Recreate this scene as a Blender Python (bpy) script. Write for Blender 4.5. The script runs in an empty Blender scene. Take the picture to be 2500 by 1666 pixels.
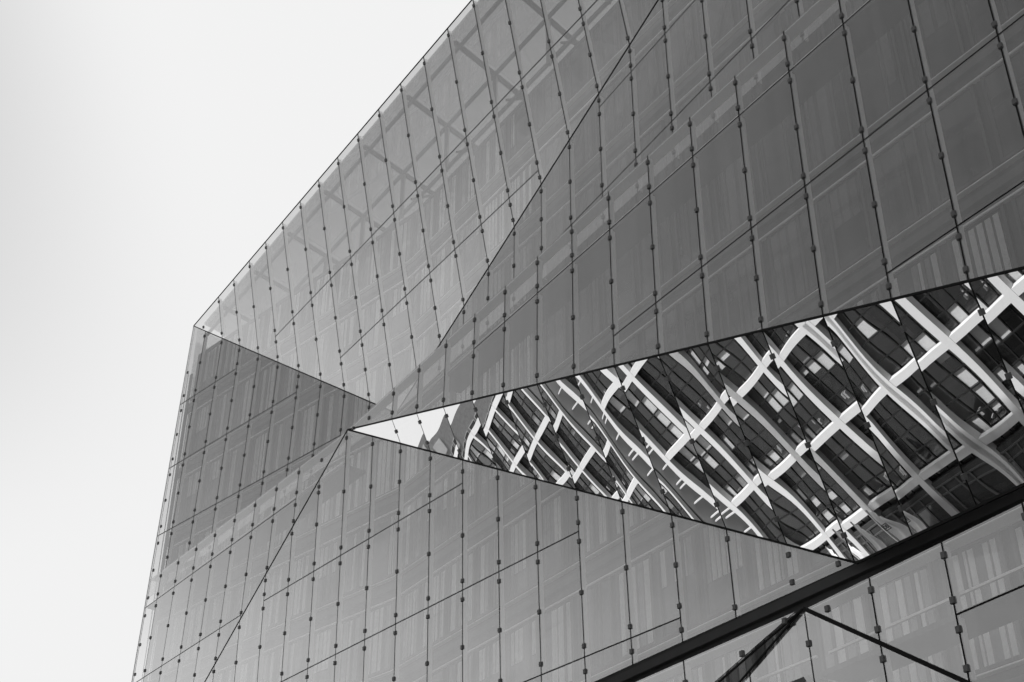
import bpy, bmesh, math, random
from mathutils import Vector, Matrix
random.seed(7)
R = math.radians
sc = bpy.context.scene
col = sc.collection
S = 1.87            # one facade module in metres
GZ = 22.15          # ground level below the datum, in modules

# ------------------------------------------------------------------ camera
def W(x, y, z): return Vector((x * S, y * S, (z + GZ) * S))
cam_d = bpy.data.cameras.new('camera'); cam = bpy.data.objects.new('camera', cam_d); col.objects.link(cam)
a_, b_ = 0.715091, 0.573716
f_ = Vector((-math.sin(a_) * math.cos(b_), math.cos(a_) * math.cos(b_), math.sin(b_)))
r_ = Vector((math.cos(a_), math.sin(a_), 0)); u_ = r_.cross(f_)
M = Matrix(((r_.x, u_.x, -f_.x), (r_.y, u_.y, -f_.y), (r_.z, u_.z, -f_.z))).to_4x4()
CAMM = Vector((17.0317, -18.7543, -21.2750))
M.translation = W(*CAMM); cam.matrix_world = M
cam_d.sensor_width = 36; cam_d.lens = 3309.168 / 2500 * 36; cam_d.clip_end = 5000; cam_d.clip_start = 0.1
sc.camera = cam

# ------------------------------------------------------------------ sky, sun, exposure
SUN_AZ, SUN_EL = 12.0, 60.0
world = bpy.data.worlds.new('World'); sc.world = world; world.use_nodes = True
nt = world.node_tree; nt.nodes.clear(); N = nt.nodes.new; L = nt.links.new
sky = N('ShaderNodeTexSky'); sky.sky_type = 'NISHITA'; sky.sun_disc = False
sky.sun_elevation = R(SUN_EL); sky.sun_rotation = R(SUN_AZ); sky.dust_density = 4.0
sep = N('ShaderNodeSeparateColor'); L(sky.outputs[0], sep.inputs[0])
# black and white film behind a red filter: the red channel of the sky
tc = N('ShaderNodeTexCoord'); sx = N('ShaderNodeSeparateXYZ'); L(tc.outputs['Generated'], sx.inputs[0])
mx = N('ShaderNodeMath'); mx.operation = 'MAXIMUM'; mx.inputs[1].default_value = 0.0; L(sx.outputs[2], mx.inputs[0])
ml = N('ShaderNodeMath'); ml.operation = 'MULTIPLY'; ml.inputs[1].default_value = -7.5; L(mx.outputs[0], ml.inputs[0])
ex = N('ShaderNodeMath'); ex.operation = 'EXPONENT'; L(ml.outputs[0], ex.inputs[0])
hz = N('ShaderNodeMath'); hz.operation = 'MULTIPLY_ADD'; hz.inputs[1].default_value = 14.0; L(ex.outputs[0], hz.inputs[0])
pw_ = N('ShaderNodeMath'); pw_.operation = 'POWER'; pw_.inputs[1].default_value = 2.0; L(sep.outputs[0], pw_.inputs[0]); sc_ = N('ShaderNodeMath'); sc_.operation = 'MULTIPLY'; sc_.inputs[1].default_value = 0.4; L(pw_.outputs[0], sc_.inputs[0]); L(sc_.outputs[0], hz.inputs[2])
bg = N('ShaderNodeBackground'); bg.inputs[1].default_value = 0.1; sm_ = N('ShaderNodeMath'); sm_.operation = 'SMOOTH_MIN'; sm_.inputs[1].default_value = 2.35; sm_.inputs[2].default_value = 0.7
L(hz.outputs[0], sm_.inputs[0]); L(sm_.outputs[0], bg.inputs[0])
wo = N('ShaderNodeOutputWorld'); L(bg.outputs[0], wo.inputs[0])
sun_d = bpy.data.lights.new('sun', 'SUN'); sun_d.energy = 2.0; sun_d.angle = R(0.5); sun_d.color = (1, 1, 1)
sun = bpy.data.objects.new('sun', sun_d); col.objects.link(sun)
sv = Vector((math.sin(R(SUN_AZ)) * math.cos(R(SUN_EL)), math.cos(R(SUN_AZ)) * math.cos(R(SUN_EL)), math.sin(R(SUN_EL))))
sun.rotation_euler = sv.to_track_quat('Z', 'Y').to_euler()
sc.view_settings.view_transform = 'Standard'; sc.view_settings.look = 'None'
sc.view_settings.exposure = 1.92; sc.view_settings.gamma = 1; sc.view_settings.use_curve_mapping = False
sc.cycles.max_bounces = 14; sc.cycles.transparent_max_bounces = 24; sc.cycles.glossy_bounces = 6; sc.cycles.diffuse_bounces = 3

# ------------------------------------------------------------------ materials
def gv(v): return (v, v, v, 1)
def basic(name, v, rough=0.6, metal=0.0, noise=0.0, scale=3.0, spec=0.4):
    m = bpy.data.materials.new(name); m.use_nodes = True; t = m.node_tree
    p = t.nodes['Principled BSDF']; p.inputs['Base Color'].default_value = gv(v)
    p.inputs['Roughness'].default_value = rough; p.inputs['Metallic'].default_value = metal
    p.inputs['Specular IOR Level'].default_value = spec
    if noise:
        c = t.nodes.new('ShaderNodeTexCoord'); n = t.nodes.new('ShaderNodeTexNoise'); n.inputs['Scale'].default_value = scale
        n.inputs['Detail'].default_value = 6; r = t.nodes.new('ShaderNodeMapRange')
        r.inputs[3].default_value = v * (1 - noise); r.inputs[4].default_value = v * (1 + noise)
        t.links.new(c.outputs['Object'], n.inputs['Vector']); t.links.new(n.outputs['Fac'], r.inputs[0])
        t.links.new(r.outputs[0], p.inputs['Base Color'])
    return m

def glass(name, refl, trans, dirt=0.03, streak=0.05, wob=0.0, rough=0.0):
    m = bpy.data.materials.new(name); m.use_nodes = True; t = m.node_tree; t.nodes.clear()
    n = t.nodes.new; l = t.links.new
    out = n('ShaderNodeOutputMaterial')
    tr = n('ShaderNodeBsdfTransparent'); tr.inputs[0].default_value = gv(trans)
    gl = n('ShaderNodeBsdfGlossy'); gl.inputs['Color'].default_value = gv(0.98); gl.inputs['Roughness'].default_value = rough
    df = n('ShaderNodeBsdfDiffuse'); df.inputs[0].default_value = gv(0.6)
    c = n('ShaderNodeTexCoord'); mp = n('ShaderNodeMapping'); mp.inputs['Scale'].default_value = (1.3, 1.3, 0.09)
    l(c.outputs['Object'], mp.inputs[0])
    ns = n('ShaderNodeTexNoise'); ns.inputs['Scale'].default_value = 1.6; ns.inputs['Detail'].default_value = 7; ns.inputs['Roughness'].default_value = 0.65
    l(mp.outputs[0], ns.inputs['Vector'])
    mp2 = n('ShaderNodeMapping'); mp2.inputs['Scale'].default_value = (0.5, 0.5, 0.9); mp2.inputs['Rotation'].default_value = (0, 0.6, 0)
    l(c.outputs['Object'], mp2.inputs[0])
    n2 = n('ShaderNodeTexNoise'); n2.inputs['Scale'].default_value = 0.7; n2.inputs['Detail'].default_value = 8; n2.inputs['Distortion'].default_value = 1.2
    l(mp2.outputs[0], n2.inputs['Vector'])
    ad = n('ShaderNodeMath'); ad.operation = 'ADD'; l(ns.outputs['Fac'], ad.inputs[0]); l(n2.outputs['Fac'], ad.inputs[1])
    mr = n('ShaderNodeMapRange'); mr.inputs[1].default_value = 0.6; mr.inputs[2].default_value = 1.4
    mr.inputs[3].default_value = refl - streak; mr.inputs[4].default_value = refl + streak; l(ad.outputs[0], mr.inputs[0])
    oi = n('ShaderNodeObjectInfo'); rr = n('ShaderNodeMapRange'); rr.inputs[3].default_value = -0.03; rr.inputs[4].default_value = 0.03
    l(oi.outputs['Random'], rr.inputs[0])
    a2 = n('ShaderNodeMath'); a2.operation = 'ADD'; l(mr.outputs[0], a2.inputs[0]); l(rr.outputs[0], a2.inputs[1])
    # a little more mirror at glancing angles
    lw = n('ShaderNodeLayerWeight'); lw.inputs[0].default_value = 0.5
    pw = n('ShaderNodeMath'); pw.operation = 'POWER'; pw.inputs[1].default_value = 1.3; l(lw.outputs['Facing'], pw.inputs[0])
    a3 = n('ShaderNodeMath'); a3.operation = 'MULTIPLY_ADD'; a3.use_clamp = True; a3.inputs[1].default_value = 1.0 - refl; l(pw.outputs[0], a3.inputs[0]); l(a2.outputs[0], a3.inputs[2])
    m1 = n('ShaderNodeMixShader'); l(a3.outputs[0], m1.inputs[0]); l(tr.outputs[0], m1.inputs[1]); l(gl.outputs[0], m1.inputs[2])
    dm = n('ShaderNodeMapRange'); dm.inputs[1].default_value = 0.35; dm.inputs[2].default_value = 0.75
    dm.inputs[3].default_value = dirt * 0.3; dm.inputs[4].default_value = dirt * 1.7; l(ns.outputs['Fac'], dm.inputs[0])
    m2 = n('ShaderNodeMixShader'); l(dm.outputs[0], m2.inputs[0]); l(m1.outputs[0], m2.inputs[1]); l(df.outputs[0], m2.inputs[2])
    l(m2.outputs[0], out.inputs[0]); m.blend_method = 'BLEND' if hasattr(m, 'blend_method') else None
    return m

MAT = dict(
    glass=glass('coated_facade_glass', 0.08, 0.88, 0.04, 0.03),
    soffit=glass('mirror_soffit_glass', 0.88, 0.25, 0.006, 0.01),
    wedge=glass('dark_soffit_glass', 0.08, 0.45, 0.01, 0.02),
    sideglass=glass('side_facade_glass', 0.05, 0.9, 0.02, 0.02),
    edge=basic('glass_edge', 0.05, 0.3),
    seal=basic('black_silicone', 0.008, 0.7, spec=0.1),
    clamp=basic('clamp_steel', 0.07, 0.45, 0.0, 0.2, 30),
    fin=basic('pale_aluminium', 0.62, 0.5, 0.0, 0.1, 2),
    coping=basic('coping_aluminium', 0.75, 0.4, 0.0, 0.08, 3),
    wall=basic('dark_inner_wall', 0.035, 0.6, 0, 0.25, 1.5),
    frame=basic('window_frame_dark', 0.055, 0.45, 0, 0.1, 3),
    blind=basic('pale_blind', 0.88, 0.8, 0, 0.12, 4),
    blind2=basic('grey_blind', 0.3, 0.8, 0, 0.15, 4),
    blind3=basic('dark_grey_blind', 0.15, 0.8, 0, 0.2, 4),  # blinds of the upper right bays, a darker grey of their own
    slab=basic('slab_fascia', 0.06, 0.6, 0, 0.2, 2),
    steel=basic('roof_steel', 0.04, 0.5, 0, 0.15, 2),
    soff=basic('roof_soffit_panel', 0.55, 0.7, 0, 0.1, 1),
    canopy=glass('tinted_canopy_glass', 0.06, 0.6, 0.08, 0.03),
    mullion=basic('black_mullion', 0.012, 0.5, spec=0.2),
    screen=basic('side_screen_bar', 0.35, 0.5),
    white=basic('white_concrete', 0.5, 0.55, 0, 0.06, 1.2),
    grey=basic('grey_concrete', 0.42, 0.6, 0, 0.12, 1.2),
    brick=basic('grey_brick', 0.2, 0.8, 0, 0.35, 2.5),
    dark=basic('dark_plinth', 0.04, 0.4, 0, 0.2, 1),
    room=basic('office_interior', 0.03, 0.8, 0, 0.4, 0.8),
    cloth=basic('flag_cloth', 0.8, 0.8, 0, 0.1, 3),
    ink=basic('flag_ink', 0.05, 0.8),
    lightthing=basic('pale_furniture', 0.6, 0.6, 0, 0.2, 3),
    ground=basic('grey_paving', 0.16, 0.8, 0, 0.3, 0.4),
)
def dark_glass(name, v, rough, ior=4.0, base=0.04):
    m = bpy.data.materials.new(name); m.use_nodes = True; t = m.node_tree; t.nodes.clear(); n = t.nodes.new; l = t.links.new
    out = n('ShaderNodeOutputMaterial'); tr = n('ShaderNodeBsdfTransparent'); tr.inputs[0].default_value = gv(v)
    gl = n('ShaderNodeBsdfGlossy'); gl.inputs['Roughness'].default_value = rough; lw = n('ShaderNodeLayerWeight'); lw.inputs[0].default_value = 0.5; fr = n('ShaderNodeMath'); fr.operation = 'POWER'; fr.inputs[1].default_value = ior; l(lw.outputs['Facing'], fr.inputs[0])
    a = n('ShaderNodeMath'); a.operation = 'ADD'; a.use_clamp = True; a.inputs[1].default_value = base; l(fr.outputs[0], a.inputs[0])
    mixs = n('ShaderNodeMixShader'); l(a.outputs[0], mixs.inputs[0]); l(tr.outputs[0], mixs.inputs[1]); l(gl.outputs[0], mixs.inputs[2]); l(mixs.outputs[0], out.inputs[0])
    return m
MAT['wglass'] = dark_glass('window_glass', 0.85, 0.02)
MAT['oglass'] = dark_glass('office_glass', 0.85, 0.005, 4.0, 0.035)

# ------------------------------------------------------------------ mesh helpers
class MB:
    def __init__(s): s.v = []; s.f = []; s.m = []
    def poly(s, pts, mi=0):
        i = len(s.v); s.v += [tuple(p) for p in pts]; s.f.append(tuple(range(i, i + len(pts)))); s.m.append(mi)
    def hexa(s, c, mi=0):        # c: 8 corners, bottom 4 then top 4 (ccw)
        i = len(s.v); s.v += [tuple(p) for p in c]
        for q in ((3, 2, 1, 0), (4, 5, 6, 7), (0, 1, 5, 4), (1, 2, 6, 5), (2, 3, 7, 6), (3, 0, 4, 7)):
            s.f.append(tuple(i + k for k in q)); s.m.append(mi)
    def bar(s, p, q, side, up, w, h, mi=0):    # box along p->q with half sizes w,h along side/up
        s.hexa([p - side * w - up * h, p + side * w - up * h, p + side * w + up * h, p - side * w + up * h,
                q - side * w - up * h, q + side * w - up * h, q + side * w + up * h, q - side * w + up * h], mi)
    def build(s, name, mats, parent=None, smooth=None, **props):
        me = bpy.data.meshes.new(name); me.from_pydata(s.v, [], s.f)
        for m in (mats if isinstance(mats, (list, tuple)) else [mats]): me.materials.append(m)
        for p, mi in zip(me.polygons, s.m): p.material_index = mi
        if smooth: 
            for p in me.polygons: p.use_smooth = p.index in smooth
        bm = bmesh.new(); bm.from_mesh(me); bmesh.ops.remove_doubles(bm, verts=bm.verts[:], dist=1e-6) if not smooth else None; bmesh.ops.recalc_face_normals(bm, faces=bm.faces[:]) if not smooth else None; bm.to_mesh(me); bm.free()
        return link(name, me, parent, **props)
def link(name, me, parent=None, **props):
    o = bpy.data.objects.new(name, me); col.objects.link(o)
    if parent: o.parent = parent; o.matrix_parent_inverse = parent.matrix_world.inverted()
    for k, v in props.items(): o[k] = v
    return o
def thing(name, loc, label, cat, group=None):
    o = bpy.data.objects.new(name, None); o.empty_display_size = 1; o.location = loc; col.objects.link(o)
    o['label'] = label; o['category'] = cat
    if group: o['group'] = group
    o.matrix_world = Matrix.Translation(loc)
    return o

# ------------------------------------------------------------------ ground
g = MB(); g.poly([(-1500, -1500, 0), (1500, -1500, 0), (1500, 1500, 0), (-1500, 1500, 0)])
g.build('ground', MAT['ground'], None, kind='structure')

# ------------------------------------------------------------------ the faceted glass building
cube = thing('glass_office_building', W(0, 0, -GZ), 'dark faceted double-skin glass office block filling the frame, folded into triangular facets', 'building')
PL = dict(F1=(-0.27316, -0.25303, -2.89916), F2=(-0.07708, 0.02053, -0.77711), FD=(-0.35933, 0.01227, -1.39271),
          F3=(-0.29861, 0.01945, -2.59771), F4=(-0.54013, -0.62556, -7.80577), F5=(-0.21688, 0.01823, -2.43329),
          F6=(-0.18427, -0.02784, -2.71806), F8=(-0.33569, -0.03458, -2.79709), F7=(-0.26874, -0.035, -3.516))
def zi(f, g_, x):
    p, q, r = PL[f]; a, b, s = PL[g_]; return -((p - a) * x + (r - s)) / (q - b)
# F9: the F8 plane with a slight fold along the diagonal from G
GX, GZ8 = 10.0, -15.493; SL = 0.735
p8, q8, r8 = PL['F8']; e9 = 0.006
PL['F9'] = (p8 - e9 * SL, q8 - e9, r8 + e9 * (GZ8 + SL * GX))
H = 2.03418
LV = {k: -k * H for k in range(0, 12)}
ZR, ZT, ZT8 = 0.658, -7.344, -15.493
XL = -11.735
A_ = (XL, ZR); V_ = (-1.996, -6.33); D_ = (19.5, ZR); B_ = (-1.98, -7.344); E_ = (10.03, -14.467); G_ = (10.0, ZT8)
XR = 21.0
def f4b(x): return -14.467 - 0.103 * (x - 10.015)
xs = 19.0
for _ in range(60):
    xs -= 0.02 if zi('F3', 'F4', xs) < f4b(xs) else -0.02
X_ = (xs, f4b(xs))
FAC = dict(
    F1=[A_, V_, D_], F2=[A_, (XL, -7.9), V_], FD=[V_, (XR, -7.7), (XR, ZR), D_],
    F3=[B_, X_, (XR, f4b(XR)), (XR, ZT)], F4=[B_, E_, X_],
    F5=[(XL, ZT), (XL, zi('F5', 'F6', XL)), B_],
    F6=[B_, (XL, zi('F5', 'F6', XL)), (XL, -15.4), E_],
    F8=[G_, (16.8, -20.5), (XR, -20.5), (XR, ZT8)], F9=[G_, (-2, -20.5), (16.8, -20.5)],
    F7=[(9.96, ZT8), (0, ZT8), (0, -18.42)])
# vertical joints (columns) per facet and which floor joints run across which columns
COLS = dict(F1=range(-10, 20), F2=[c for c in range(-11, -1)], FD=range(-1, 21), F3=[c for c in range(0, 21)], F4=range(0, 19),
            F5=[c for c in range(-11, -3)], F6=[c for c in range(-11, 9)], F8=range(11, 21), F9=[8, 9, 10, 11, 12, 13, 14], F7=range(1, 9))
ROWS = dict(F1={1: (-7, 7), 2: (-4, 4)}, F2={1: (-99, -9), 2: (-99, -6), 3: (-99, -4)}, FD={1: (9, 99), 2: (6, 99), 3: (4, 99)},
            F3={4: (3, 99), 5: (7, 99), 6: (12, 99)}, F4={}, F5={4: (-99, -4), 5: (-99, -6), 6: (-99, -8)},
            F6={5: (-5, 2), 6: (-99, 5), 7: (-99, 7)}, F8={8: (12, 99)}, F9={9: (-99, 99)}, F7={})
def P3(f, x, z):
    p, q, r = PL[f]; return W(x, p * x + q * z + r, z)
def nrm(f):
    p, q, r = PL[f]; return Vector((p, -1, q)).normalized()       # outward (towards the street)
def clip(poly, a, b, c):   # keep a*x+b*z<=c
    out = []
    for i in range(len(poly)):
        P, Q = poly[i], poly[(i + 1) % len(poly)]
        dp, dq = a * P[0] + b * P[1] - c, a * Q[0] + b * Q[1] - c
        if dp <= 0: out.append(P)
        if (dp < 0 < dq) or (dq < 0 < dp):
            t = dp / (dp - dq); out.append((P[0] + t * (Q[0] - P[0]), P[1] + t * (Q[1] - P[1])))
    return out
def area(poly): return abs(sum(poly[i][0] * poly[(i + 1) % len(poly)][1] - poly[(i + 1) % len(poly)][0] * poly[i][1] for i in range(len(poly)))) / 2
def ccw(poly):
    s = sum(poly[i][0] * poly[(i + 1) % len(poly)][1] - poly[(i + 1) % len(poly)][0] * poly[i][1] for i in range(len(poly)))
    return poly if s > 0 else poly[::-1]
def inset(poly, g_):
    poly = ccw(poly); out = poly
    for i in range(len(poly)):
        P, Q = poly[i], poly[(i + 1) % len(poly)]
        dx, dz = Q[0] - P[0], Q[1] - P[1]; l = math.hypot(dx, dz)
        if l < 1e-5: continue
        nx, nz = dz / l, -dx / l       # outward
        out = clip(out, nx, nz, nx * P[0] + nz * P[1] - g_)
        if len(out) < 3: return []
    res = []
    for p in out:
        if not res or math.hypot(p[0] - res[-1][0], p[1] - res[-1][1]) > 1e-4: res.append(p)
    return res
def seg_at_x(poly, x):
    zs = []
    for i in range(len(poly)):
        P, Q = poly[i], poly[(i + 1) % len(poly)]
        if (P[0] - x) * (Q[0] - x) < 0: t = (x - P[0]) / (Q[0] - P[0]); zs.append(P[1] + t * (Q[1] - P[1]))
    return (min(zs), max(zs)) if len(zs) >= 2 else None
def seg_at_z(poly, z):
    xs_ = []
    for i in range(len(poly)):
        P, Q = poly[i], poly[(i + 1) % len(poly)]
        if (P[1] - z) * (Q[1] - z) < 0: t = (z - P[1]) / (Q[1] - P[1]); xs_.append(P[0] + t * (Q[0] - P[0]))
    return (min(xs_), max(xs_)) if len(xs_) >= 2 else None
def pix(v):                                  # pixel of a point, used only to rank which pieces show largest
    d = v - M.translation; w = d.dot(f_)
    if w < 1: return None
    return (1250 + 3309.168 * d.dot(r_) / w, 833 - 3309.168 * d.dot(u_) / w)
def inview(v, pad=40):
    q = pix(v); return q is not None and -pad < q[0] < 2500 + pad and -pad < q[1] < 1666 + pad

GAP = 0.011
panes = []        # (screen area, mesh data builder)
clamps = []
seals = []; fins = []
def pane_mb(f, poly):
    n = nrm(f); th = 0.02; mb = MB(); fr = [P3(f, *p) for p in poly]; bk = [p - n * th for p in fr]
    mb.poly(fr, 0); mb.poly(bk[::-1], 1)
    for i in range(len(fr)):
        j = (i + 1) % len(fr); mb.poly([fr[i], bk[i], bk[j], fr[j]], 2)
    return mb
def soffit_mb(f, x0, x1, zt, zb, seed):
    """one hanging mirror pane: a glass sheet that bows a few millimetres between its clamps"""
    rnd = random.Random(seed); n = nrm(f); mb = MB(); NU, NV = 14, 40
    A1 = rnd.uniform(0.0040, 0.0060); T1 = rnd.uniform(-0.002, 0.002); A2 = rnd.uniform(0.0006, 0.0014) * rnd.choice((-1, 1)); A3 = rnd.uniform(0.0002, 0.0005)
    ph, ph2, k1, k2 = rnd.uniform(0, 6), rnd.uniform(0, 6), rnd.uniform(1.0, 1.6), rnd.uniform(2.2, 3.6)
    pts = []
    for j in range(NV + 1):
        v = j / NV; row = []
        for i in range(NU + 1):
            u = i / NU; x = x0 + (x1 - x0) * u
            z = zb(x) + (zt(x) - zb(x)) * v; ln = (zt(x) - zb(x))
            d = T1 * (u - 0.5) + A1 * 4 * u * (1 - u) * (0.8 + 0.2 * math.cos(k1 * ln * v + ph)) + A2 * math.sin(2 * math.pi * u + 0.5 * math.sin(k1 * ln * v + ph2)) * (0.6 + 0.4 * math.sin(k2 * ln * v * 0.6 + ph)) + A3 * math.sin(k2 * ln * v * 1.1 + ph2)
            row.append(P3(f, x, z) + n * d)
        pts.append(row)
    base = 0; mb.v = [tuple(p) for r__ in pts for p in r__]
    for j in range(NV):
        for i in range(NU):
            k = j * (NU + 1) + i; mb.f.append((k, k + 1, k + NU + 2, k + NU + 1)); mb.m.append(0)
    sm = set(range(len(mb.f)))
    ring = [pts[0][i] for i in range(NU + 1)] + [pts[j][NU] for j in range(1, NV + 1)] + [pts[NV][i] for i in range(NU - 1, -1, -1)] + [pts[j][0] for j in range(NV - 1, 0, -1)]
    bk = [p - n * 0.02 for p in ring]
    for i in range(len(ring)):
        j = (i + 1) % len(ring); mb.poly([ring[i], bk[i], bk[j], ring[j]], 2)
    cx = [pts[0][0], pts[0][NU], pts[NV][NU], pts[NV][0]]; mb.poly([p - n * 0.02 for p in cx], 1)
    return mb, sm
for f, poly in FAC.items():
    cs = sorted(COLS[f]); lo = min(p[0] for p in poly); hi = max(p[0] for p in poly)
    bounds = [lo] + [c for c in cs if lo + 0.05 < c < hi - 0.02] + [hi]
    for c0, c1 in zip(bounds[:-1], bounds[1:]):
        strip = clip(clip(poly, 1, 0, c1), -1, 0, -c0)
        if len(strip) < 3: continue
        if f == 'F4':
            sgl = []
            x0, x1 = max(c0, B_[0] + 0.02) + GAP, min(c1, X_[0]) - GAP
            zt = lambda x: zi('F3', 'F4', x) - GAP * 1.4
            zb = lambda x: (B_[1] + (E_[1] - B_[1]) * (x - B_[0]) / (E_[0] - B_[0]) if x < E_[0] else f4b(x)) + GAP * 1.4
            if x0 < B_[0] + 0.1: x0 = B_[0] + 0.12
            if zt(x1) - zb(x1) < 0.02: continue
            cxm = (x0 + x1) / 2; ctr = P3(f, cxm, (zt(cxm) + zb(cxm)) / 2)
            mb, sm = soffit_mb(f, x0, x1, zt, zb, int(c0) + 50); panes.append((1e9 - cxm, 'soffit', mb, sm)); continue
        zz = [p[1] for p in strip]; cuts = []
        xm = (c0 + c1) / 2
        for k, (a, b) in ROWS[f].items():
            if a <= xm <= b and min(zz) + 0.05 < LV[k] < max(zz) - 0.05: cuts.append(LV[k])
        cuts = [max(zz) + 1] + sorted(cuts, reverse=True) + [min(zz) - 1]
        for t, b in zip(cuts[:-1], cuts[1:]):
            cell = clip(clip(strip, 0, 1, t), 0, -1, -b)
            if len(cell) < 3 or area(cell) < 0.004: continue
            ins = inset(cell, GAP)
            if len(ins) < 3 or area(ins) < 0.003: continue
            c = P3(f, sum(p[0] for p in ins) / len(ins), sum(p[1] for p in ins) / len(ins))
            dist = (c - M.translation).length
            vis = inview(c, 160); panes.append(((area(ins) / dist ** 2) * (1 if vis else 1e-6), 'pane', pane_mb(f, ins), None))
    # joints, fins and clamps along the columns
    n = nrm(f)
    for c in cs:
        sg = seg_at_x(poly, c)
        if not sg or sg[1] - sg[0] < 0.12: continue
        z0, z1 = sg; mid = P3(f, c, (z0 + z1) / 2)
        axis = (P3(f, c, z1) - P3(f, c, z0)).normalized(); side = axis.cross(n).normalized()
        seals.append((P3(f, c, z0) - n * 0.018, P3(f, c, z1) - n * 0.018, side, n, 0.024, 0.008))
        if f != 'F4' and z1 - z0 > 0.3:
            fins.append((P3(f, c, z0 + 0.05) - n * 0.12, P3(f, c, z1 - 0.05) - n * 0.12, side, n, 0.014, 0.07))
        brk = [z0] + sorted(LV[k] for k, (a, b) in ROWS[f].items() if a <= c <= b and z0 + 0.15 < LV[k] < z1 - 0.15) + [z1]
        for b0, b1 in zip(brk[:-1], brk[1:]):
            ln = b1 - b0
            if ln > 1.5: zs = [b0 + 0.17, b0 + ln * 0.5, b1 - 0.17] if f != 'F4' else [b0 + 0.3, b0 + ln * 0.5, b1 - 0.3]
            elif ln > 0.6: zs = [b0 + 0.15, b1 - 0.15]
            elif ln > 0.2: zs = [(b0 + b1) / 2]
            else: zs = []
            for z in zs: clamps.append((f, c, z, n, axis, side))
    for k, (a, b) in ROWS[f].items():
        sg = seg_at_z(poly, LV[k])
        if not sg: continue
        x0, x1 = max(sg[0], a), min(sg[1], b)
        if x1 - x0 < 0.1: continue
        ax = (P3(f, x1, LV[k]) - P3(f, x0, LV[k])).normalized()
        seals.append((P3(f, x0, LV[k]) - n * 0.021, P3(f, x1, LV[k]) - n * 0.021, ax.cross(n), n, 0.022, 0.008))
# stray point clamps in the corner panes, as seen where a joint is left out
for f, c, z in (('F6', 9, -14.0), ('F6', 9, -14.38), ('F1', -11.1, 0.3), ('F1', -11.1, 0.0), ('F3', -1, -7.55), ('F4', -1, -8.0), ('F7', 9, -15.72), ('F9', 10, -15.9), ('F8', 10.35, -15.62), ('F7', 9.72, -15.56),
                ('F5', -3, -7.62), ('F5', -3, -8.4), ('F6', 9.75, -14.38), ('F3', -1.7, -7.45)):
    axis = (P3(f, c, z + 1) - P3(f, c, z)).normalized(); n = nrm(f); clamps.append((f, c, z, n, axis, axis.cross(n).normalized()))
for k in range(0, 6):
    for t in (0.12, 0.5, 0.88):
        z = -(k + t) * H
        if z < -0.3 and z > -11.5:
            f = 'F2' if z > -7.3 else 'F5'; x = XL + 0.13
            axis = (P3(f, x, z + 1) - P3(f, x, z)).normalized(); n = nrm(f); clamps.append((f, x, z, n, axis, axis.cross(n).normalized()))

GM = [MAT['glass'], MAT['sideglass'], MAT['edge']]
CLR = bpy.data.materials.new('pane_back'); CLR.use_nodes = True; CLR.node_tree.nodes.clear()
_o = CLR.node_tree.nodes.new('ShaderNodeOutputMaterial'); _t = CLR.node_tree.nodes.new('ShaderNodeBsdfTransparent'); _t.inputs[0].default_value = gv(0.97)
CLR.node_tree.links.new(_t.outputs[0], _o.inputs[0])
panes.sort(key=lambda p: -p[0])
rest = MB()
for i, (s_, kind, mb, sm) in enumerate(panes):
    if i < 299:
        if kind == 'soffit': mb.build('glass_pane', [MAT['soffit'], CLR, MAT['edge']], cube, smooth=sm, label='mirror-like downward-facing pane with wavy reflections of the white office block')
        else: mb.build('glass_pane', [MAT['glass'], CLR, MAT['edge']], cube)
    else:
        o = len(rest.v); rest.v += mb.v; rest.f += [tuple(o + k for k in q) for q in mb.f]; rest.m += mb.m
if rest.v: rest.build('small_glass_panes', [MAT['glass'], CLR, MAT['edge']], cube, kind='stuff')
# wedge facet under G, opening to the lower left
wz = MB(); n_ = None
wp = [W(9.99, -5.640, -15.505), P3('F7', 0.0, -18.44), P3('F9', 0.0, -15.493 - 0.418 * 10 + 0.02)]
wn = (wp[1] - wp[0]).cross(wp[2] - wp[0]).normalized()
if wn.y > 0: wn = -wn
wz.poly(wp, 0); wb = [p - wn * 0.02 for p in wp]; wz.poly(wb[::-1], 1)
for i in range(3): wz.poly([wp[i], wb[i], wb[(i + 1) % 3], wp[(i + 1) % 3]], 2)
wz.build('glass_pane', [MAT['wedge'], CLR, MAT['edge']], cube, label='narrow dark downward-facing wedge pane')

# clamps: the 300 that show largest are parts of their own
def clampm(mb, p, n, axis, side):
    c = p + n * 0.018
    k = [(-.055, -.07), (.055, -.07), (.055, .07), (-.055, .07)]
    lo = [c + side * a - n * 0.03 + axis * b for a, b in k]; hi = [c + side * (a * 0.86) + n * 0.028 + axis * (b * 0.88) for a, b in k]
    mb.hexa(lo + hi)
def cscore(t):
    p = P3(t[0], t[1], t[2]); return (p - M.translation).length + (0 if inview(p, 12) else 1e5)
clamps.sort(key=cscore); cr = MB()
for i, t in enumerate(clamps):
    p = P3(t[0], t[1], t[2])
    if i < 298: mb = MB(); clampm(mb, p, t[3], t[4], t[5]); mb.build('clamp', MAT['clamp'], cube)
    else: clampm(cr, p, t[3], t[4], t[5])
if cr.v: cr.build('small_clamps', MAT['clamp'], cube, kind='stuff')
for s_ in seals:
    mb = MB(); mb.bar(*s_); mb.build('joint_seal', MAT['seal'], cube)
for s_ in fins:
    mb = MB(); mb.bar(*s_); mb.build('fin', MAT['fin'], cube)

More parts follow.
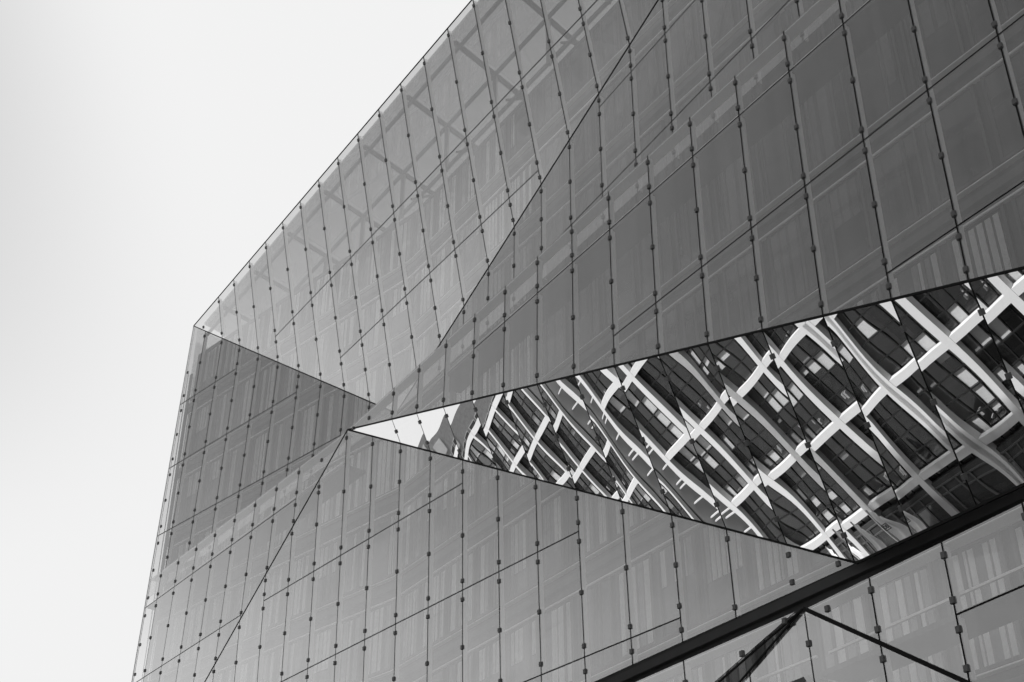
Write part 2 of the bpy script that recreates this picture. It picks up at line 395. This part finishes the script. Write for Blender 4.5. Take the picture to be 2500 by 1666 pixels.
# fold lines and free edges
def edge(p, q, w=0.022, mat='seal', name='edge_profile', out=0.012, n=Vector((-0.25, -0.96, 0))):
    ax = (q - p).normalized(); s_ = ax.cross(n).normalized(); nn = s_.cross(ax).normalized()
    mb = MB(); mb.bar(p + nn * out * 0, q + nn * out * 0, s_, nn, w, w * 0.8); mb.build(name, MAT[mat], cube)
edge(P3('F1', *A_), P3('F1', *V_)); edge(P3('F1', *V_), P3('F1', *D_)); edge(P3('F1', *A_), P3('F1', *D_))
edge(P3('F3', *B_), P3('F3', *X_), 0.026); edge(P3('F6', *B_), P3('F6', *E_), 0.028)
edge(P3('F6', *B_), P3('F6', XL, zi('F5', 'F6', XL)), 0.02)
edge(P3('F8', *G_), P3('F8', 16.8, -20.5), 0.042)
edge(wp[0], wp[1], 0.02); edge(wp[0], wp[2], 0.02)
edge(P3('F4', *E_), P3('F4', *X_), 0.03)
edge(P3('F2', XL, ZR), P3('F2', XL, -7.35), 0.02, 'fin', 'corner_trim'); edge(P3('F5', XL, -7.35), P3('F5', XL, -12.5), 0.02, 'fin', 'corner_trim')
edge(P3('F2', XL + 0.09, ZR - 0.1), P3('F2', XL + 0.09, -7.35), 0.012, 'fin', 'corner_trim'); edge(P3('F5', XL + 0.09, -7.35), P3('F5', XL + 0.09, -12.5), 0.012, 'fin', 'corner_trim')
# copings and handrails behind the two free top edges
def strip_along(f, x0, x1, z, d0, d1, t, mat, name):
    n = Vector((nrm(f).x, nrm(f).y, 0)).normalized(); mb = MB()
    a, b = P3(f, x0, z), P3(f, x1, z); up = Vector((0, 0, 1)) * t
    mb.hexa([a - n * d1, b - n * d1, b - n * d0, a - n * d0, a - n * d1 + up, b - n * d1 + up, b - n * d0 + up, a - n * d0 + up]); mb.build(name, MAT[mat], cube)
for f, x0, x1, z in (('F3', -1.9, 21, ZT), ('F5', XL + 0.05, -2.1, ZT), ('F8', 10.05, 21, ZT8), ('F7', 0, 9.9, ZT8)):
    strip_along(f, x0, x1, z - 0.035, 0.03, 0.40, 0.02, 'coping', 'coping')
    x0 = {'F3': -0.2, 'F7': 2}.get(f, x0)
    strip_along(f, x0, x1, z - 0.50, 0.42, 0.48, 0.05, 'coping', 'handrail')
    x0 = {'F3': 1.6, 'F7': 3}.get(f, x0)
    strip_along(f, x0, x1, z - 0.80, 0.10, 1.10 if f != 'F7' else 0.8, 0.12, 'slab', 'walkway')

# ------------------------------------------------------------------ the inner facade behind the glass
XI = -11.38
def yin(x): return -0.28 * x - 1.0 if x > -2 else -0.44 - 0.0695 * (x + 2)
wdir = Vector((1, -0.28, 0)).normalized(); wn_ = Vector((-0.28, -1, 0)).normalized()
def WI(x, z, d=0.0): p = W(x, yin(x), z); return p + wn_ * d
core = MB()
bk = Vector((0, 22, 0)) * S
for xa, xb in ((XI, -2), (-2, XR)):
    ct = -0.45
    core.hexa([WI(xa, -GZ), WI(xb, -GZ), WI(xb, -GZ) + bk, WI(xa, -GZ) + bk, WI(xa, ct), WI(xb, ct), WI(xb, ct) + bk, WI(xa, ct) + bk])
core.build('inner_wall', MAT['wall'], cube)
up = Vector((0, 0, 1))
for k in range(1, 10):
    z = LV[k]
    for dz, d, h, mt, nm in ((-0.16, 0.34, 0.13, 'slab', 'floor_slab'), (-0.42, 0.12, 0.03, 'fin', 'cornice'), (0.06, 0.20, 0.018, 'fin', 'cornice')):
        for xa, xb in ((XI, -2), (-2, XR)):
            if xa < -3: d = min(d, 0.17)
            mb = MB(); a, b = WI(xa, z + dz), WI(xb, z + dz)
            mb.bar(a + wn_ * d * 0.5, b + wn_ * d * 0.5, wn_, up, d * 0.5, h * S * 0.5); mb.build(nm, MAT[mt], cube)
    # slab end at the corner cavity, carrying the side skin
    mb = MB(); p = W(XL + 0.06, 0.2, z - 0.1); q = W(XI, 0.2, z - 0.1)
    a0 = [W(XL + 0.05, 0.28, z - 0.22), W(XI + 0.1, 0.22, z - 0.22), W(XI + 0.1, 6, z - 0.22), W(XL + 0.05, 6, z - 0.22)]
    mb.hexa(a0 + [v + up * 0.2 * S for v in a0]); mb.build('corner_slab', MAT['slab'], cube)
wcount = 0
frames = {}
for k in range(0, 10):
    for c in range(-11, 17):
        if not any(inview(WI(c + t, LV[k] - 1 if k else -1.4, 0.5), 120) for t in (0, 1)): continue
        if k == 0: z1, z0 = -0.55, LV[1] + 0.1
        else: z1, z0 = LV[k] - 0.42, LV[k + 1] + 0.14
        if k == 7 or k == 3: z0 = LV[k + 1] + 0.1
        fr = MB(); mull = c + random.choice((0.3, 0.36, 0.64, 0.7))
        def fb(xa, xb, za, zb_, d0=0.0, d1=0.07, tgt=fr):
            tgt.hexa([WI(xa, za, d0), WI(xb, za, d0), WI(xb, za, d1), WI(xa, za, d1), WI(xa, zb_, d0), WI(xb, zb_, d0), WI(xb, zb_, d1), WI(xa, zb_, d1)])
        e = 0.045
        fb(c + 0.06, c + 0.06 + e, z0, z1); fb(c + 0.94 - e, c + 0.94, z0, z1)
        fb(c + 0.06 + e, c + 0.94 - e, z0, z0 + e); fb(c + 0.06 + e, c + 0.94 - e, z1 - e, z1); fb(mull - e / 2, mull + e / 2, z0 + e, z1 - e, 0.0, 0.064)
        w = fr.build('inner_window', MAT['frame'], cube); wcount += 1
        gp = MB(); fb(c + 0.06 + e, c + 0.94 - e, z0 + e, z1 - e, 0.036, 0.044, gp); gp.build('window_pane', MAT['wglass'], w)
        rr_ = random.random(); lefty = c < 3 or k >= 5
        if rr_ < (0.95 if lefty else 0.6):
            bl = MB(); a, b = (c + 0.12, mull - 0.04) if random.random() < 0.5 else (mull + 0.04, c + 0.88)
            if random.random() < (0.85 if lefty else 0.2): a, b = c + 0.12, c + 0.88
            zb_ = z0 + 0.06 if random.random() < 0.75 else z0 + random.uniform(0.3, 0.9)
            nst = random.choice((4, 5, 6, 7)) if lefty else random.choice((1, 2, 2, 3)); wd = (b - a) / nst
            for s_ in range(nst):
                o_ = random.uniform(0, 0.3) * wd
                if random.random() < 0.85: fb(a + s_ * wd, a + s_ * wd + wd * 0.8 - o_ * 0.5, zb_, z1 - 0.07, 0.006, random.uniform(0.012, 0.03), bl); bl.m[-6:] = [random.choice((0, 0, 1))] * 6
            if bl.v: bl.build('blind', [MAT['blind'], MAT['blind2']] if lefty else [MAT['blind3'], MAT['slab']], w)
# side facade glimpsed through the corner pane: glass skin and vertical screen bars
for k in range(0, 7):
    z1 = ZR if k == 0 else LV[k]; z0 = LV[k + 1]
    for j in range(3):
        mb = MB(); y0, y1 = 0.30 + j * 1.5, 0.30 + (j + 1) * 1.5 - 0.02
        c = [W(XL, y0, z0 + .01), W(XL + .012, y0, z0 + .01), W(XL + .012, y1, z0 + .01), W(XL, y1, z0 + .01)]
        mb.hexa(c + [v + up * (z1 - z0 - .02) * S for v in c]); mb.build('side_glass_pane', MAT['sideglass'], cube)
for j in range(7):
    y = 0.16 + j * 0.07; mb = MB(); c = [W(XL + .05, y, -13), W(XL + .065, y, -13), W(XL + .065, y + .022, -13), W(XL + .05, y + .022, -13)]
    mb.hexa(c + [v + up * 12.0 * S for v in c]); mb.build('screen_bar', MAT['screen'], cube)
mb = MB(); c = [W(XL + .10, 0.22, -13.5), W(XL + .17, 0.22, -13.5), W(XL + .17, 0.26, -13.5), W(XL + .10, 0.26, -13.5)]
mb.hexa(c + [v + up * 12.5 * S for v in c]); mb.build('corner_post', MAT['steel'], cube)

# roof frame seen through the parapet glass
for c in range(-11, 19):
    for (x0, d0, z0, x1, d1, z1, w) in ((c, -0.15, 0.42, c, 3.0, 0.42, 0.075), (c, 1.2, -0.95, c, 1.2, 0.40, 0.07), (c + 0.45, 1.2, -0.7, c + 0.45, 2.6, 0.40, 0.05)):
        if c % 2: continue
        yo = lambda x, z: PL['F1'][0] * x + PL['F1'][1] * z + PL['F1'][2] if zi('F1', 'FD', x) < z else PL['FD'][0] * x + PL['FD'][1] * z + PL['FD'][2]
        p = W(x0, yo(x0, 0.3) + 0.3 + d0, z0); q = W(x1, yo(x1, 0.3) + 0.3 + d1, z1)
        ax = (q - p).normalized(); s_ = ax.cross(Vector((0.3, 0.1, 1))).normalized(); mb = MB(); mb.bar(p, q, s_, s_.cross(ax), w * S * 0.6, w * S * 0.6); mb.build('roof_brace', MAT['steel'], cube)
for d, z in ((0.0, 0.36), (1.2, -0.55), (1.2, 0.40)):
    xr0 = -7.5 if z < 0 else XL + 0.3
    p = W(xr0, PL['F1'][0] * xr0 + PL['F1'][1] * z + PL['F1'][2] + 0.3 + d, z); q = W(19, PL['F1'][0] * 19 + PL['F1'][1] * z + PL['F1'][2] + 0.3 + d, z)
    ax = (q - p).normalized(); mb = MB(); mb.bar(p, q, ax.cross(up).normalized(), up, 0.06, 0.08); mb.build('roof_rail', MAT['steel'], cube)
mb = MB(); ps = [W(XL + 0.5, PL['F1'][0] * XL - 3.05, 0.5), W(19, PL['F1'][0] * 19 - 3.05, 0.5), W(19, PL['F1'][0] * 19 + 5, 0.5), W(XL + 0.5, PL['F1'][0] * XL + 5, 0.5)]
mb.hexa(ps + [v + up * 0.12 for v in ps]); mb.build('roof_canopy', MAT['canopy'], cube)

# ------------------------------------------------------------------ white grid office blocks across the square (seen mirrored)
th = R(160); sd = Vector((-math.cos(th), -math.sin(th), 0)); nd = Vector((-sd.y, sd.x, 0))
def NB(s, d, z): return Vector((0, -16 * S, 0)) + (sd * s + nd * d) * S + up * z * S
def box(mb, s0, s1, d0, d1, z0, z1, mi=0):
    mb.hexa([NB(s0, d0, z0), NB(s1, d0, z0), NB(s1, d1, z0), NB(s0, d1, z0), NB(s0, d0, z1), NB(s1, d0, z1), NB(s1, d1, z1), NB(s0, d1, z1)], mi)
def block(root, s0, s1, colsp, levels, d0, cw, bh, nx, nz, paneleft, depth=8):
    nb = [paneleft]
    st = s1
    cs = []
    while st > s0 - 0.01: cs.append(st); st -= colsp
    for c in cs:
        mb = MB(); box(mb, c - cw / 2, c + cw / 2, d0 - 0.1, d0 + 0.13, 0, levels[-1] + bh / 2); mb.build('column', MAT['white'], root)
    for z in levels:
        for a, b in zip(cs[1:], cs[:-1]):
            mb = MB(); box(mb, a + cw / 2 + 0.003, b - cw / 2 - 0.003, d0 - 0.08, d0 + 0.12, z - bh / 2, z + bh / 2); mb.build('beam', MAT['white'], root)
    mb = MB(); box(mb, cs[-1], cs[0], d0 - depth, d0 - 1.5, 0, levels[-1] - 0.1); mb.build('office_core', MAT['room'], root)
    for q in (cs[-1] - 0.12, cs[0] + 0.02): mb = MB(); box(mb, q, q + 0.1, d0 - depth, d0 - 0.19, 0, levels[-1] - 0.01); mb.build('side_wall', MAT['white'], root)
    mb = MB(); box(mb, cs[-1] - 0.1, cs[0] + 0.1, d0 - depth, d0 - 0.11, levels[-1] + 0.0, levels[-1] + 0.14); mb.build('roof', MAT['grey'], root)
    zs = [0.1] + list(levels)
    extra = MB(); clut = MB()
    for z0, z1 in zip(zs[:-1], zs[1:]):
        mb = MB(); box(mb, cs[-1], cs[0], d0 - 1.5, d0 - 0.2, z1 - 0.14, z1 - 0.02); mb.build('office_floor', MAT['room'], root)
        for a, b in zip(cs[1:], cs[:-1]):
            fr = MB(); w = (b - a) / nx; h = (z1 - z0 - 0.16) / nz; dd = d0 - 0.16; e = 0.03
            for i in range(nx + 1): box(fr, a + i * w - e, a + i * w + e, dd - 0.03, dd + 0.03, z0, z1 - 0.15)
            for j in range(nz + 1): box(fr, a + e, b - e, dd - 0.024, dd + 0.024, z0 + j * h - e * 0.8, z0 + j * h + e * 0.8)
            fo = fr.build('window', MAT['mullion'], root)
            for i in range(nx):
                for j in range(nz):
                    x0, x1 = a + i * w + e, a + (i + 1) * w - e; y0, y1 = z0 + j * h + e, z0 + (j + 1) * h - e
                    tx, tz = random.uniform(-0.012, 0.012), random.uniform(-0.012, 0.012); pb = MB()
                    pb.hexa([NB(X_, dd + D_, Z_) for Z_ in (y0, y1) for X_, D_ in ((x0, -.004 + tx * (Z_ > y0) ), (x1, -.004 + tz + tx * (Z_ > y0)), (x1, .004 + tz + tx * (Z_ > y0)), (x0, .004 + tx * (Z_ > y0)))])
                    if nb[0] > 0: pb.build('window_pane', MAT['oglass'], fo); nb[0] -= 1
                    else:
                        o = len(extra.v); extra.v += pb.v; extra.f += [tuple(o + q for q in t) for t in pb.f]; extra.m += pb.m
                    rnd = random.random()
                    if rnd < 0.30:
                        bb = MB(); yb = y0 + random.choice((0, 0, 0.3, 0.55)) * h; box(bb, x0 - 0.02, x1 + 0.02, dd - 0.07, dd - 0.05, yb, y1); bb.build('blind', MAT['blind'] if rnd < 0.2 else MAT['blind2'], fo)
                    if random.random() < 0.4 and j == 0:
                        for _ in range(random.choice((1, 2, 3))):
                            xx = random.uniform(x0, x1); ww = random.uniform(0.04, 0.2); yy = random.uniform(0.05, 0.4)
                            box(clut, xx, xx + ww, dd - 0.5, dd - 0.3 - random.uniform(0, .1), y0 + yy, y0 + yy + random.uniform(0.05, 0.25))
    if extra.v: extra.build('small_window_panes', MAT['oglass'], root, kind='stuff')
    if clut.v: clut.build('office_furniture', MAT['lightthing'], root, kind='stuff')
    return nb[0]
near = thing('grid_office_building', NB(-9, 0, 0), 'large white concrete grid office block mirrored in the downward-facing glass', 'building')
left_ = block(near, -20.8, -15.37, 2.7, [1.85, 4.6, 7.3, 10.1, 12.9], 0.0, 0.4, 0.25, 4, 4, 298, 3)
left_ = block(near, -15.40, -9.97, 2.7, [1.85, 4.6, 7.3, 10.1], 0.0, 0.4, 0.25, 4, 4, left_, 3)
block(near, -10.0, 1.0, 2.7, [1.85, 4.6, 7.3], 0.0, 0.4, 0.25, 4, 4, left_)
mb = MB(); box(mb, -21.2, 1.2, -0.14, 0.02, 0, 1.45); mb.build('plinth', MAT['room'], near)
for i in range(24):
    a = -21.0 + i * 0.9; mb = MB()
    for q in ((a, a + 0.05, 0.05, 1.3), (a + 0.85, a + 0.9, 0.05, 1.3)): box(mb, q[0], q[1], 0.02, 0.07, q[2], q[3])
    for z in (0.05, 0.95, 1.25): box(mb, a + 0.05, a + 0.85, 0.02, 0.06, z, z + 0.05)
    so = mb.build('shop_window', MAT['slab'], near); mb = MB(); box(mb, a + 0.05, a + 0.85, 0.03, 0.04, 0.1, 0.95); mb.build('window_pane', MAT['oglass'], so)
    if i % 5 == 2: mb = MB(); box(mb, a + 0.1, a + 0.8, 0.021, 0.027, 0.3, 0.9); mb.build('poster', MAT['blind2'], so)
far = thing('grid_office_building', NB(-28, 0, 0), 'smaller pale grid office block beyond the large one, mirrored towards the left', 'building')
block(far, -37.3, -23.6, 2.7, [1.85, 4.6, 7.3, 9.2, 11.1, 13.1], -0.4, 0.2, 0.24, 4, 3, 298)
# link of horizontal bars between the two blocks
lk = thing('link_bridge', NB(-22.3, 0, 0), 'stack of pale horizontal bars bridging the gap between the two white blocks', 'bridge')
for z in [2.4 + 0.62 * i + 0.2 * (i % 3) for i in range(15)]:
    mb = MB(); box(mb, -23.6, -21.1, -0.9, -0.82, z, z + 0.055); mb.build('bar', MAT['white'], lk)
mb = MB(); box(mb, -23.6, -21.1, -3, -1.4, 0, 12.0); mb.build('back_wall', MAT['dark'], lk)
# brick building beyond, in shade, facing the street
br = thing('brick_building', W(-45, -6, -GZ), 'long shaded grey brick building whose roofline meets the sky in the mirror', 'building')
def BR(y, z, d=0.0): return W(-58 + d, y, z - GZ)
def rtop(y): return 16.1 + (y + 5.4) * 0.12
mb = MB(); f0 = [BR(-5.4, 0, -6), BR(-5.4, 0), BR(-24, 0), BR(-24, 0, -6), BR(-5.4, rtop(-5.4), -6), BR(-5.4, rtop(-5.4)), BR(-24, rtop(-24), ), BR(-24, rtop(-24), -6)]
mb.hexa(f0); mb.build('wall', MAT['brick'], br)
yy = -5.7
while yy > -16:
    k = 1.0
    while k < rtop(yy - 1.0) - 1.3:
        mb = MB(); c = [BR(yy, k, 0), BR(yy - 0.8, k, 0), BR(yy - 0.8, k, 0.06), BR(yy, k, 0.06)]; mb.hexa(c + [v + up * 1.0 * S for v in c]); wv = mb.build('window', MAT['grey'], br)
        mb = MB(); c = [BR(yy - .06, k + .06, 0.062), BR(yy - 0.74, k + .06, 0.062), BR(yy - 0.74, k + .06, 0.08), BR(yy - .06, k + .06, 0.08)]; mb.hexa(c + [v + up * 0.88 * S for v in c]); mb.build('window_pane', MAT['dark'] if random.random() < .7 else MAT['grey'], wv)
        k += 1.35
    yy -= 1.0

# flags on masts in front of the white block
def flag(s, top, label, logo=False):
    o = thing('flag_mast', NB(s, 1.3, 0), label, 'flag', 'flags on masts before the white block')
    mb = MB(); K = 8
    for i in range(K):
        a0, a1 = 2 * math.pi * i / K, 2 * math.pi * (i + 1) / K; r0 = 0.035; q = []
        for a, z in ((a0, 0), (a1, 0), (a1, top), (a0, top)): q.append(NB(s + r0 * math.cos(a), 1.3 + r0 * math.sin(a), z))
        mb.poly(q)
    mb.build('mast', MAT['grey'], o)
    mb = MB(); NU, NV = 12, 14; Wd, Ht = 0.62, 1.5; rows = []
    for j in range(NV + 1):
        v = j / NV; rr2 = []
        for i in range(NU + 1):
            u = i / NU; wd = Wd * (0.25 + 0.75 * math.sin(min(1, 0.3 + v) * math.pi / 2)); dz = 0.35 * u * (1 - 0.6 * v)
            rr2.append(NB(s + 0.05 + u * wd, 1.3 + 0.07 * math.sin(u * 9 + v * 3) * u + 0.03 * math.sin(v * 7), top - 0.05 - v * Ht * 0.95 - dz))
        rows.append(rr2)
    mb.v = [tuple(p) for r2 in rows for p in r2]
    for j in range(NV):
        for i in range(NU): k = j * (NU + 1) + i; mb.f.append((k, k + 1, k + NU + 2, k + NU + 1)); mb.m.append(0)
    fl = mb.build('cloth', MAT['cloth'], o, smooth=set(range(NU * NV)))
    if logo:
        cu = bpy.data.curves.new('logo_text', 'FONT'); cu.body = 'DB'; cu.size = 0.36; cu.extrude = 0.004; cu.offset = 0.012; cu.align_x = 'CENTER'; cu.align_y = 'CENTER'
        tmp = bpy.data.objects.new('logo_text', cu); col.objects.link(tmp); bpy.context.view_layer.update()
        me = bpy.data.meshes.new_from_object(tmp); bpy.data.objects.remove(tmp)
        me.materials.clear(); me.materials.append(MAT['ink'])
        # seen through the cloth, so the lettering is reversed on this side and reads right in the mirror
        cc = NB(s + 0.36, 1.3 + 0.16, top - 0.72); mt = Matrix((( sd.x, 0, nd.x, cc.x), (sd.y, 0, nd.y, cc.y), (0, 1, 0, cc.z), (0, 0, 0, 1)))
        me.transform(mt); link('lettering', me, o)
        fb2 = MB()
        for (x0, x1, z0, z1) in ((-.3, .3, .18, .23), (-.3, .3, -.23, -.18), (-.3, -.25, -.18, .18), (.25, .3, -.18, .18)):
            q = [Vector((x0, -0.004, z0)), Vector((x1, -0.004, z0)), Vector((x1, .004, z0)), Vector((x0, .004, z0)), Vector((x0, -0.004, z1)), Vector((x1, -0.004, z1)), Vector((x1, .004, z1)), Vector((x0, .004, z1))]
            fb2.hexa([cc + sd * v.x + nd * v.y + up * v.z for v in q])
        fb2.build('logo_frame', MAT['ink'], o)
flag(-15.2, 2.4, 'plain pale flag directly left of the lettered one')
flag(-13.7, 2.4, 'broad pale flag with the boxed letters DB near its top', True)
flag(-16.9, 2.1, 'furled flag second from the lower tip of the mirror glass')
flag(-18.2, 2.1, 'leftmost furled flag by the lower tip of the mirror glass')
print('panes', len(panes), 'clamps', len(clamps), 'windows', wcount, 'seals', len(seals), 'fins', len(fins))
